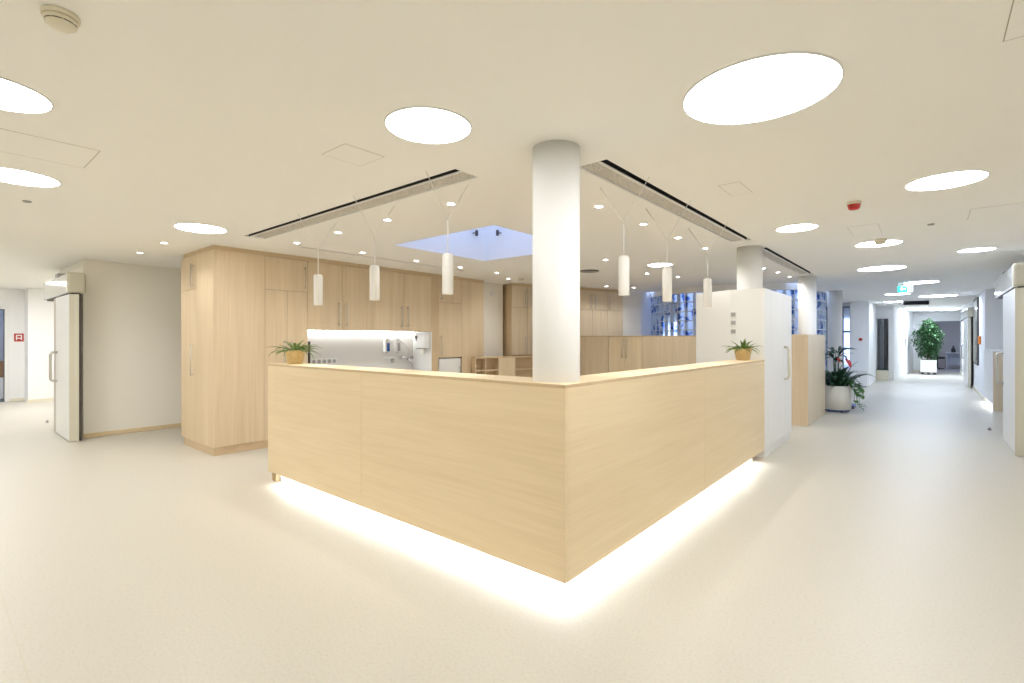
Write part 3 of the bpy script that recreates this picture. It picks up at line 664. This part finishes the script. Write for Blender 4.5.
# ------------------------------------------------------------------ plants on the counter
def potted(x, y, lab, seed):
    rnd = random.Random(seed); z = 1.1505
    t = thing('potted_plant', lab, 'potted plant', (x, y, z), 'spiky plants on the counter')
    # faceted pot with an open rim
    mb = MB(); b = mb.bm; n = 10; prof = [(.070, 0), (.098, .134), (.086, .134), (.080, .112)]
    rings = [[b.verts.new((x+r*math.cos(2*PI*(i+.5)/n), y+r*math.sin(2*PI*(i+.5)/n), z+h)) for i in range(n)] for r, h in prof]
    for a, c in zip(rings[:-1], rings[1:]):
        for i in range(n): b.faces.new((a[i], a[(i+1) % n], c[(i+1) % n], c[i]))
    b.faces.new(rings[0][::-1]); b.faces.new(rings[-1]); bmesh.ops.recalc_face_normals(b, faces=b.faces)
    mb.build('pot', M['bamboo'], t)
    MB().lathe([(.079, z+.1125), (.079, z+.122)], x, y, 20).build('soil', M['soil'], t)
    for k in range(44):
        az = 2*PI*k/44*5.0+rnd.uniform(-.3, .3); el = rnd.uniform(.12, 1.35) if k > 16 else rnd.uniform(.05, .5)
        Ln = rnd.uniform(.13, .24)*(1.12 if el < .5 else .72); dr = rnd.uniform(.2, .75)
        pts = []; base = Vector((x+.045*math.cos(az)*rnd.random(), y+.045*math.sin(az)*rnd.random(), z+.118))
        p = base; e = el
        for i in range(7):
            pts.append(tuple(p)); st = Ln/6
            p = p+Vector((math.cos(az)*math.cos(e), math.sin(az)*math.cos(e), math.sin(e)))*st; e -= dr*2.2*(i+1)/21
        wds = [.012, .022, .026, .023, .017, .010, .001]
        MB().blade(pts, wds, (-math.sin(az), math.cos(az), 0), .0025, .25).build('leaf', M['leaf'], t)
potted(-3.27, .155, 'spiky green plant in a bamboo pot on the left end of the counter', 3)
potted(-.165, 3.89, 'spiky green plant in a bamboo pot on the right end of the counter', 9)

# ------------------------------------------------------------------ niche fittings
XN = -5.515
def dispenser(y, lab, win):
    t = thing('wall_mounted_soap_dispenser', lab, 'soap dispenser', (XN, y, 1.28), 'soap dispensers in the niche')
    MB().box(XN+.001, XN+.075, y-.047, y+.047, 1.175, 1.385, .012).build('body', M['white'], t)
    MB().box(XN+.076, XN+.084, y-.018, y+.036, 1.185, 1.325, .006).build('bottle', M[win], t)
    MB().box(XN+.02, XN+.11, y-.035, y+.035, 1.386, 1.40, .004).build('lever', M['steel'], t)
    MB().lathe([(.008, 1.155), (.012, 1.174)], XN+.05, y, 12).build('nozzle', M['grey'], t)
dispenser(2.815, 'white soap dispenser with a blue bottle on the niche wall', 'blue')
dispenser(3.03, 'white dispenser with a dark grey bottle next to the blue one', 'grey')
t = thing('wall_tap', 'chrome wall tap with swivel spout and lever below the dispensers', 'tap', (XN, 3.22, 1.07))
MB().tube([(XN+.001, 3.13, 1.07), (XN+.05, 3.13, 1.07)], .022, 16).tube([(XN+.001, 3.31, 1.07), (XN+.05, 3.31, 1.07)], .022, 16).tube([(XN+.05, 3.10, 1.07), (XN+.05, 3.36, 1.07)], .02, 16).build('body', M['chrome'], t)
MB().tube([(XN+.05, 3.22, 1.06), (XN+.10, 3.22, 1.03), (XN+.20, 3.22, 1.0), (XN+.21, 3.22, .975)], .011, 12).build('spout', M['chrome'], t)
MB().tube([(XN+.07, 3.26, 1.085), (XN+.075, 3.25, 1.2), (XN+.06, 3.18, 1.30), (XN+.05, 3.10, 1.36)], .006, 8).build('lever', M['chrome'], t)
t = thing('wall_mounted_soap_holder', 'small wall-mounted steel holder below the blue dispenser', 'holder', (XN, 2.88, 1.07))
MB().box(XN+.001, XN+.09, 2.78, 2.98, 1.065, 1.085, .005).build('tray', M['white'], t)
MB().lathe([(.02, .99), (.028, 1.0), (.028, 1.045), (.02, 1.064)], XN+.05, 2.93, 16).build('cup', M['grey'], t)
t = thing('paper_towel_dispenser', 'white paper towel dispenser on the white side of the niche', 'towel dispenser', (-5.2, 3.39, 1.36))
MB().box(-5.34, -5.06, 3.29, 3.397, 1.23, 1.49, .02).build('body', M['white'], t)
MB().box(-5.30, -5.10, 3.30, 3.37, 1.222, 1.2295).build('outlet', M['rubber'], t)
mb = MB().box(-5.325, -5.255, 3.2895, 3.2902, 1.40, 1.45); mb.prism([(-5.30, 3.2893), (-5.27, 3.2893), (-5.27, 3.29), (-5.30, 3.29)], 1.36, 1.40); mb.build('emblem', M['rubber'], t)
MB().box(-5.22, -5.12, 3.31, 3.314, 1.14, 1.2215).build('paper_towel', M['wall'], t)
t = thing('socket_strip', 'row of five wall sockets low on the left of the niche', 'socket strip', (XN, 1.71, 1.06))
MB().box(XN+.0008, XN+.010, 1.50, 1.92, 1.01, 1.10, .003).build('plate', M['white'], t)
for k in range(5): MB().lathe([(.022, 0), (.026, .004), (.030, .006)], 0, 0, 20, mat=Matrix.Translation((XN+.0105, 1.545+k*.083, 1.055)) @ Matrix.Rotation(PI/2, 4, 'Y')).build('socket', M['grey'], t)
o = MB().box(-5.06, -5.03, 1.222, 1.245, .8605, 1.36, .004).build('upright_board', M['rubber'], None, (-5.045, 1.235, .86)); tag(o, 'narrow dark upright board at the left edge of the lit niche', 'board')
o = MB().box(-5.1895, -5.15, 5.05, 5.13, 2.25, 2.33, .006).build('wall_sensor', M['white'], None, (-5.17, 5.09, 2.29)); tag(o, 'small white sensor high on the pale wall beside the fridge tower', 'sensor')

# ------------------------------------------------------------------ sliding doors
def sliding(lab, Mx, lf, wallgap, handle_x, rail, cat='door', strip=.0):
    """local: x along the travel (0 = near end), -y out from the wall, wall face at y=0"""
    t = thing('sliding_door', lab, cat, tuple(Mx.translation))
    MB().box(0, lf, -.18, -.085, .012, 2.0, .004, mat=Mx).build('leaf', M['door_leaf'], t)
    MB().prism([(0, -.18), (0, -.084), (-.035, -.084), (-.012, -.13)], .004, 2.0, mat=Mx).build('edge_profile', M['cap'], t)
    MB().box(-.03, .06, -.082, -.055, .01, 2.0, mat=Mx).build('edge_strip', M['rubber'], t)  # dark strip in the slit between leaf and wall
    MB().box(.10, rail, -.19, -.002, 2.018, 2.29, .012, mat=Mx).build('rail_cover', M['gloss'], t)
    MB().box(.0, .099, -.20, -.001, 2.018, 2.30, .03, mat=Mx).build('rail_cap', M['cap'], t)
    MB().box(.02, rail-.02, -.155, -.06, 2.004, 2.0175, mat=Mx).build('rail', M['rubber'], t)
    h = MB(); hx = handle_x
    tr = lambda p: tuple((Mx @ Vector(p)))
    h.tube([tr((hx, -.18, .78)), tr((hx, -.235, .785)), tr((hx, -.25, .81)), tr((hx, -.25, 1.17)), tr((hx, -.235, 1.195)), tr((hx, -.18, 1.20))], .018, 12); h.build('handle', M['steel'], t)
    MB().box(lf-.004, lf+.02+strip, -.165, -.09, .012, 2.0, .002, mat=Mx).build('pull_edge', M['taupe'], t)
    return t
Ml = Matrix.Translation((-7.40, -.731, 0)) @ Matrix(((-1, 0, 0, 0), (0, 1, 0, 0), (0, 0, 1, 0), (0, 0, 0, 1)))
sliding('white sliding door parked open along the left wall corner', Ml, 1.02, 0, .93, 2.05, strip=.26)
struct('door_2', MB().box(-9.56, -9.452, -.76, -.60, 0, 2.02), M['taupe'])
Mr = Matrix.Translation((2.44, 6.18, 0)) @ Matrix(((0, -1, 0, 0), (1, 0, 0, 0), (0, 0, 1, 0), (0, 0, 0, 1)))
Mr = Matrix.Translation((2.44, 6.18, 0)) @ Matrix(((0, 1, 0, 0), (1, 0, 0, 0), (0, 0, 1, 0), (0, 0, 0, 1)))
sliding('white sliding door parked open along the right wall near the photo edge', Mr, 1.28, 0, 1.22, 2.25)
Mf = Matrix.Translation((2.43, 17.0, 0)) @ Matrix(((0, 1, 0, 0), (1, 0, 0, 0), (0, 0, 1, 0), (0, 0, 0, 1)))
sliding('white sliding door far down the corridor on the right', Mf @ Matrix.Diagonal((1, .62, 1, 1)), 2.6, 0, 2.4, 4.5)
for (loc, lab, s) in (((-8.9, -.79, 2.36), 'small grey motion sensor above the left sliding door', (.09, .055, .05)), ((2.40, 8.6, 2.38), 'small grey motion sensor above the right sliding door', (.055, .09, .05))):
    t = thing('motion_sensor', lab, 'sensor', loc, 'motion sensors above sliding doors')
    x, y, z = loc
    MB().box(x-s[0], x+s[0], y-s[1], y+s[1], z-s[2], z+s[2], .012).build('body', M['grey'], t)
    MB().box(x-s[0]*.5, x+s[0]*.5, y-s[1]*.5, y+s[1]*.5, z-s[2]-.01, z-s[2]-.0005, .004).build('lens', M['rubber'], t)
for (x, y, lab) in ((-9.79, -.84, 'small floor door stop by the left sliding door'), (2.18, 8.3, 'small floor door stop by the right sliding door')):
    o = MB().lathe([(.02, .0005), (.022, .01), (.014, .03), (.012, .04)], 0, 0, 16).build('door_stop', M['grey']); o.location = (x, y, 0); tag(o, lab, 'door stop', 'floor door stops')
# fire alarm sign
t = thing('fire_alarm_sign', 'red square fire sign with a white pictogram on the far left wall', 'sign', (-14.19, -.78, 1.42))
y0, z0 = -.772, 1.425
MB().box(-14.199, -14.19, y0-.078, y0+.078, z0-.09, z0+.09, .003).build('plate', M['red'], t)
MB().box(-14.1895, -14.187, y0-.05, y0-.03, z0-.06, z0+.06).box(-14.1895, -14.187, y0+.03, y0+.05, z0-.06, z0+.06).box(-14.1895, -14.187, y0-.029, y0+.029, z0+.035, z0+.06).box(-14.1895, -14.187, y0-.029, y0+.029, z0-.03, z0-.005).build('pictogram', M['white'], t)

# ------------------------------------------------------------------ corridor
# exit sign
t = thing('exit_sign', 'green illuminated exit sign with a white arrow hanging in the corridor', 'exit sign', (1.1, 10.5, 2.4))
Mx = Matrix.Translation((1.10, 10.45, 2.39)) @ Matrix.Rotation(.35, 4, 'Z')
MB().box(-.13, .13, -.02, .02, -.065, .065, .006, mat=Mx).build('housing', M['white'], t)
MB().box(-.125, .035, -.0235, -.0205, -.058, .058, mat=Mx).build('arrow_field', M['teal'], t)
MB().box(.037, .125, -.0235, -.0205, -.058, .058, mat=Mx).build('figure_field', M['sign_white'], t)
R90 = Matrix.Rotation(PI/2, 4, 'X')
mb = MB(); mb.prism([(-.09, 0), (-.05, .038), (-.05, .014), (.0, .014), (.0, -.014), (-.05, -.014), (-.05, -.038)], .0237, .0255, mat=Mx @ R90); mb.build('arrow', M['sign_white'], t)
mb = MB(); mb.box(.095, .118, -.0255, -.0237, -.05, .05, mat=Mx); mb.lathe([(.010, .0237), (.010, .0255)], .066, .036, 14, mat=Mx @ R90)
mb.prism([(.060, .022), (.075, .022), (.082, .0), (.076, -.002), (.070, .006), (.072, -.014), (.082, -.045), (.072, -.047), (.062, -.02), (.052, -.04), (.044, -.034), (.056, -.008), (.056, .004), (.048, -.004), (.044, .004)], .0237, .0255, mat=Mx @ R90); mb.build('running_figure', M['teal'], t)
for s in (-.1, .1): MB().tube([tuple(Mx @ Vector((s, 0, .064))), tuple((Mx @ Vector((s, 0, .064)))[:2])+(ZC-.0005,)], .005, 8).build('hanger', M['white'], t)
# dark display bar
t = thing('hanging_display', 'long dark display bar hanging from the corridor ceiling', 'display', (1.17, 16.55, 2.44))
Mx = Matrix.Translation((1.17, 16.5, 2.445)) @ Matrix.Rotation(.35, 4, 'Z')
MB().box(-.31, .31, -.04, .04, -.055, .055, .006, mat=Mx).build('housing', M['rubber'], t)
MB().box(-.29, .29, -.044, -.0405, -.04, .04, mat=Mx).build('screen', M['dark'], t)
for s in (-.25, .25): MB().box(s-.01, s+.01, -.01, .01, .055, .0645, mat=Mx).build('bracket', M['grey'], t)
# planter with mixed plants
px, py = .10, 9.17
t = thing('round_planter', 'white round planter with dark leafy plants and a red flower beside the maple box', 'planter', (px, py, 0))
mb = MB(); b = mb.bm; n = 56; prof = [(.225, .045), (.245, .06), (.25, .49), (.245, .50), (.23, .50), (.225, .44)]
rings = [[b.verts.new((px+r*math.cos(2*PI*i/n), py+r*math.sin(2*PI*i/n), z)) for i in range(n)] for r, z in prof]
for a, c in zip(rings[:-1], rings[1:]):
    for i in range(n): f = b.faces.new((a[i], a[(i+1) % n], c[(i+1) % n], c[i])); f.smooth = True
b.faces.new(rings[0][::-1]); b.faces.new(rings[-1]); bmesh.ops.recalc_face_normals(b, faces=b.faces)
mb.build('pot', M['planter'], t)
MB().lathe([(.224, .4405), (.224, .455)], px, py, 40).build('soil', M['soil'], t)
MB().lathe([(.20, .018), (.22, .022), (.22, .044)], px, py, 40).build('base', M['blue_base'], t)
for k in range(5):
    a = 2*PI*k/5+.3; MB().lathe([(.018, 0), (.024, .006), (.020, .017)], px+.18*math.cos(a), py+.18*math.sin(a), 12).build('caster', M['rubber'], t)
rnd = random.Random(5)
def leaf_blade(base, az, el, Ln, wmax, droop, m, parent, name='leaf', n=8, keel=.15, stem=0.):
    pts = []; p = Vector(base); e = el; wds = []
    for i in range(n):
        pts.append(tuple(p)); f = i/(n-1)
        wds.append(max(.003, wmax*math.sin(PI*min(1, max(0, (f-stem)/(1-stem)))**.8)) if f > stem else .006)
        p = p+Vector((math.cos(az)*math.cos(e), math.sin(az)*math.cos(e), math.sin(e)))*Ln/(n-1); e -= droop*2*(i+1)/n/(n-1)*2
    return MB().blade(pts, wds, (-math.sin(az), math.cos(az), 0), .003, keel).build(name, m, parent)
for k in range(9):
    a = TH+2*PI*k/9+rnd.uniform(-.2, .2); r = rnd.uniform(.02, .06); h = rnd.uniform(.95, 1.18)
    top = (px+.05*math.cos(a), py+.05*math.sin(a), h)
    st = MB().tube([(px+.03*math.cos(a), py+.03*math.sin(a), .45), (px+.04*math.cos(a), py+.04*math.sin(a), .8), top], .007, 8, .004).build('stem', M['leaf_dark'], t)
    for j in range(3):
        leaf_blade(top, a+rnd.uniform(-.9, .9), rnd.uniform(.15, .9), rnd.uniform(.22, .38), rnd.uniform(.045, .075), rnd.uniform(.5, 1.1), M['leaf_dark'], t)
for k in range(70):
    a = rnd.uniform(0, 2*PI); r = rnd.uniform(.03, .19)
    leaf_blade((px+r*math.cos(a), py+r*math.sin(a), .46), a, rnd.uniform(.7, 1.5), rnd.uniform(.28, .58), rnd.uniform(.06, .11), rnd.uniform(.5, 1.2), M['leaf_dark'], t)
# red flowers
fwd = Vector((-S_, C_, 0)); rgt = Vector((C_, S_, 0))
for (dx, z, s) in ((.09, .96, 1.1), (-.06, 1.0, .6)):
    c = Vector((px, py, z))+rgt*dx-fwd*.12
    st = MB().tube([(px, py, .46), (px+rgt.x*dx*.6, py+rgt.y*dx*.6, z-.15), tuple(c)], .005, 8).build('stem', M['leaf_mid'], t)
    st = leaf_blade(c+Vector((0, 0, .06*s)), TH-PI/2+.3, -.9, .20*s, .11*s, .2, M['petal'], t, 'flower')
# trailing ivy on the right
for k in range(8):
    a = TH-.35+rnd.uniform(-.9, .7); r0 = .2
    P = [Vector((px+.12*math.cos(a), py+.12*math.sin(a), .47)), Vector((px+.22*math.cos(a), py+.22*math.sin(a), .58)), Vector((px+.31*math.cos(a), py+.31*math.sin(a), .52))]
    ln = rnd.uniform(.08, .42); P += [Vector((px+(.33+.05*rnd.random())*math.cos(a), py+(.33+.05*rnd.random())*math.sin(a), .52-ln*f)) for f in (.5, 1.)]
    v = MB().tube([tuple(p) for p in P], .004, 6).build('vine', M['leaf_mid'], t)
    for p in P:
        for j in range(2):
            leaf_blade(tuple(p), a+rnd.uniform(-1.2, 1.2), rnd.uniform(-.4, .4), rnd.uniform(.09, .14), rnd.uniform(.06, .085), .6, M['leaf_mid'], v, 'leaf', 6)
# blue low base right of planter
t = thing('plant_trolley', 'flat blue trolley base on small casters right of the round planter', 'trolley', (.25, 9.9, 0))
MB().box(.06, .34, 9.72, 10.1, .035, .07, .008).build('deck', M['blue_base'], t)
for (x, y) in ((.09, 9.75), (.31, 9.75), (.09, 10.07), (.31, 10.07)): MB().lathe([(.012, 0), (.018, .006), (.016, .0345)], x, y, 12).build('caster', M['rubber'], t)
# call point and low ledge on the corridor wall
t = thing('wall_mounted_call_button', 'small round red call button on the white corridor wall', 'call button', (-.09, 15.78, 1.38))
MB().box(-.15, -.03, 15.785, 15.799, 1.32, 1.44, .006).build('plate', M['white'], t)
MB().lathe([(.045, 0), (.04, .02), (.02, .025)], 0, 0, 20, mat=Matrix.Translation((-.09, 15.7845, 1.38)) @ Matrix.Rotation(PI/2, 4, 'X')).build('button', M['red'], t)
t = thing('low_ledge', 'low white ledge box at the foot of the corridor wall behind the planter', 'ledge', (-.12, 15.6, 0))
MB().box(-.5, .1, 15.40, 15.783, .02, .44).build('body', M['wall_cool'], t); MB().box(-.5, .12, 15.38, 15.783, .4405, .48, .004).build('top', M['white'], t)
t = thing('corridor_cabinet', 'narrow half-height maple cabinet by the far left doorway', 'cabinet', (-.05, 18.55, 0))
MB().box(-.2, .08, 18.45, 18.80, 0, 1.02).build('body', M['wood_z'], t); MB().box(-.2, .085, 18.44, 18.80, 1.0205, 1.04, .002).build('top', M['wood_zl'], t)
t = thing('display_table', 'low cream box table with a green glass top in the far doorway', 'table', (.26, 18.75, 0))
MB().box(.09, .42, 18.55, 18.98, 0, .34).build('body', M['cream'], t); MB().box(.085, .425, 18.54, 18.98, .341, .36, .003).build('top', M['green_glass'], t)
fb = MB().box(.06, .10, 18.985, 19.0, 0, 2.12).box(.41, .45, 18.985, 19.0, 0, 2.12).box(.10, .41, 18.985, 19.0, 2.08, 2.12)
struct('door_3', fb, M['white'])
fr = struct('window_5', MB().box(.29, .32, 19.05, 19.08, 0, 2.08), M['rubber']); MB().box(.09, .29, 19.06, 19.07, 0, 2.08).box(.32, .42, 19.06, 19.07, 0, 2.08).build('window_pane', M['pane'], fr)
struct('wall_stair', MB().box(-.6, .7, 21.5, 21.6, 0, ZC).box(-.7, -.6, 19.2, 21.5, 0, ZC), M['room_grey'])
t = thing('wall_dispenser', 'white dispenser on the bright far corridor wall left of the ficus', 'dispenser', (.60, 22.3, 1.3))
MB().box(.655, .80, 22.2, 22.32, 1.15, 1.42, .02).build('body', M['grey'], t)
MB().box(.69, .765, 22.19, 22.1995, 1.17, 1.24).build('window', M['white'], t)
# ficus
fx, fy = 1.45, 23.3
t = thing('potted_ficus', 'large bushy ficus tree in a square cream planter at the corridor end', 'potted tree', (fx, fy, 0))
Mx = Matrix.Translation((fx, fy, 0)) @ Matrix.Rotation(0, 4, 'Z')
MB().box(-.245, .245, -.245, .245, .09, .57, .012, mat=Mx).build('planter', M['planter'], t)
MB().box(-.225, .225, -.225, .225, .5705, .585, mat=Mx).build('soil', M['soil'], t)
for (a, b_) in ((-.18, -.18), (.18, -.18), (.18, .18), (-.18, .18), (0, -.18)):
    v = Mx @ Vector((a, b_, 0)); MB().lathe([(.03, 0), (.045, .02), (.04, .089)], v.x, v.y, 14).build('caster', M['rubber'], t)
tr = MB()
for k in range(3):
    a = 2*PI*k/3; tr.tube([(fx+.05*math.cos(a), fy+.05*math.sin(a), .58), (fx+.04*math.cos(a+.8), fy+.04*math.sin(a+.8), .95), (fx+.12*math.cos(a), fy+.12*math.sin(a), 1.3), (fx+.18*math.cos(a+.4), fy+.18*math.sin(a+.4), 1.8)], .022, 8, .008)
tr.build('trunk', M['bark'], t)
cl = MB(); rnd = random.Random(12)
for k in range(2300):
    while True:
        q = Vector((rnd.uniform(-1, 1), rnd.uniform(-1, 1), rnd.uniform(-1, 1)))
        if .25 < q.length < 1: break
    lump = 1+.13*math.sin(5*q.x+2*q.z)+.1*math.sin(7*q.y+4*q.z+1)
    sc2 = .46 if q.z > -.2 else .38
    c = Vector((fx+q.x*sc2*lump, fy+q.y*sc2*lump, 1.40+q.z*.74*lump*(1 if q.z > 0 else 1.1)))
    az = rnd.uniform(0, 2*PI); el = rnd.uniform(-1.1, .4); Ln = rnd.uniform(.09, .15); d = Vector((math.cos(az)*math.cos(el), math.sin(az)*math.cos(el), math.sin(el)))
    cl.blade([tuple(c), tuple(c+d*Ln*.35), tuple(c+d*Ln*.7+Vector((0, 0, -.008))), tuple(c+d*Ln+Vector((0, 0, -.02)))], [.006, .055, .045, .003], (-math.sin(az), math.cos(az), 0), .003, .12)
cl.build('foliage', M['leaf_ficus'], t)
# office beyond
t = thing('office_desk', 'grey desk in the dim room at the corridor end', 'desk', (2.6, 27.6, 0))
MB().box(2.05, 3.4, 27.4, 28.1, .74, .78, .004).build('top', M['desk_grey'], t)
MB().box(2.06, 2.10, 27.42, 28.08, .005, .739).box(3.3, 3.34, 27.42, 28.08, .005, .739).build('leg', M['desk_grey'], t); MB().box(2.101, 3.299, 27.95, 27.98, .2, .739).build('modesty_panel', M['desk_grey'], t)
t = thing('office_stool', 'black stool with round seat left of the grey desk', 'stool', (1.75, 27.3, 0))
MB().lathe([(.20, .50), (.27, .52), (.27, .57), (.2, .59)], 1.75, 27.3, 24).build('seat', M['black'], t)
MB().tube([(1.75, 27.3, .06), (1.75, 27.3, .5)], .03, 10).build('post', M['black'], t)
mb = MB()
for k in range(5): a = 2*PI*k/5; mb.tube([(1.75, 27.3, .09), (1.75+.26*math.cos(a), 27.3+.26*math.sin(a), .04)], .02, 8)
mb.build('base', M['black'], t)
for (x, y, lab, h) in ((2.30, 27.6, 'dark bottle vase on the grey desk, the left one', .30), (2.78, 27.55, 'dark bottle vase on the grey desk, next to the far sliding door', .26)):
    o = MB().lathe([(.06, 0), (.08, .05), (.075, h*.5), (.03, h*.75), (.035, h)], 0, 0, 20).build('vase', M['black']); o.location = (x, y, .781); tag(o, lab, 'vase', 'dark vases on the grey desk')
# right wall panel, call box and side counter
t = thing('wall_panel', 'tall dark framed glass panel on the right corridor wall', 'wall panel', (2.43, 15.7, .8))
MB().box(2.405, 2.439, 15.0, 16.5, .72, 2.46, .004).build('frame', M['rubber'], t); MB().box(2.401, 2.4045, 15.06, 16.44, .78, 2.40).build('glass', M['mirror'], t)
t = thing('wall_mounted_alarm_box', 'small orange box on the right corridor wall', 'alarm box', (2.43, 14.4, 1.36))
MB().box(2.39, 2.438, 14.32, 14.5, 1.26, 1.46, .012).build('body', M['orange'], t); MB().box(2.386, 2.3895, 14.36, 14.46, 1.32, 1.40).build('cover', M['red'], t)
t = thing('side_counter', 'small side counter with maple end and lit underside in the right wall niche', 'counter', (2.6, 12.1, 0))
MB().box(2.66, 2.84, 11.18, 13.15, .0, 1.14).build('body', M['white'], t)
MB().box(2.42, 2.44, 11.16, 13.16, .12, 1.14).build('front_panel', M['marble'], t)
MB().box(2.42, 2.70, 11.125, 11.158, .0, 1.14, .002).build('end_panel', M['wood_zl'], t)
MB().box(2.41, 2.84, 11.12, 13.17, 1.1405, 1.17, .003).build('top', M['white'], t)
MB().box(2.45, 2.47, 11.2, 13.1, .105, .118).build('light_strip', M['led_cab'], t)

scn.cycles.use_denoising = True
scn.cycles.max_bounces = 10; scn.cycles.diffuse_bounces = 6; scn.cycles.transparent_max_bounces = 16
scn.cycles.sample_clamp_indirect = 6.0; scn.cycles.caustics_reflective = False; scn.cycles.caustics_refractive = False
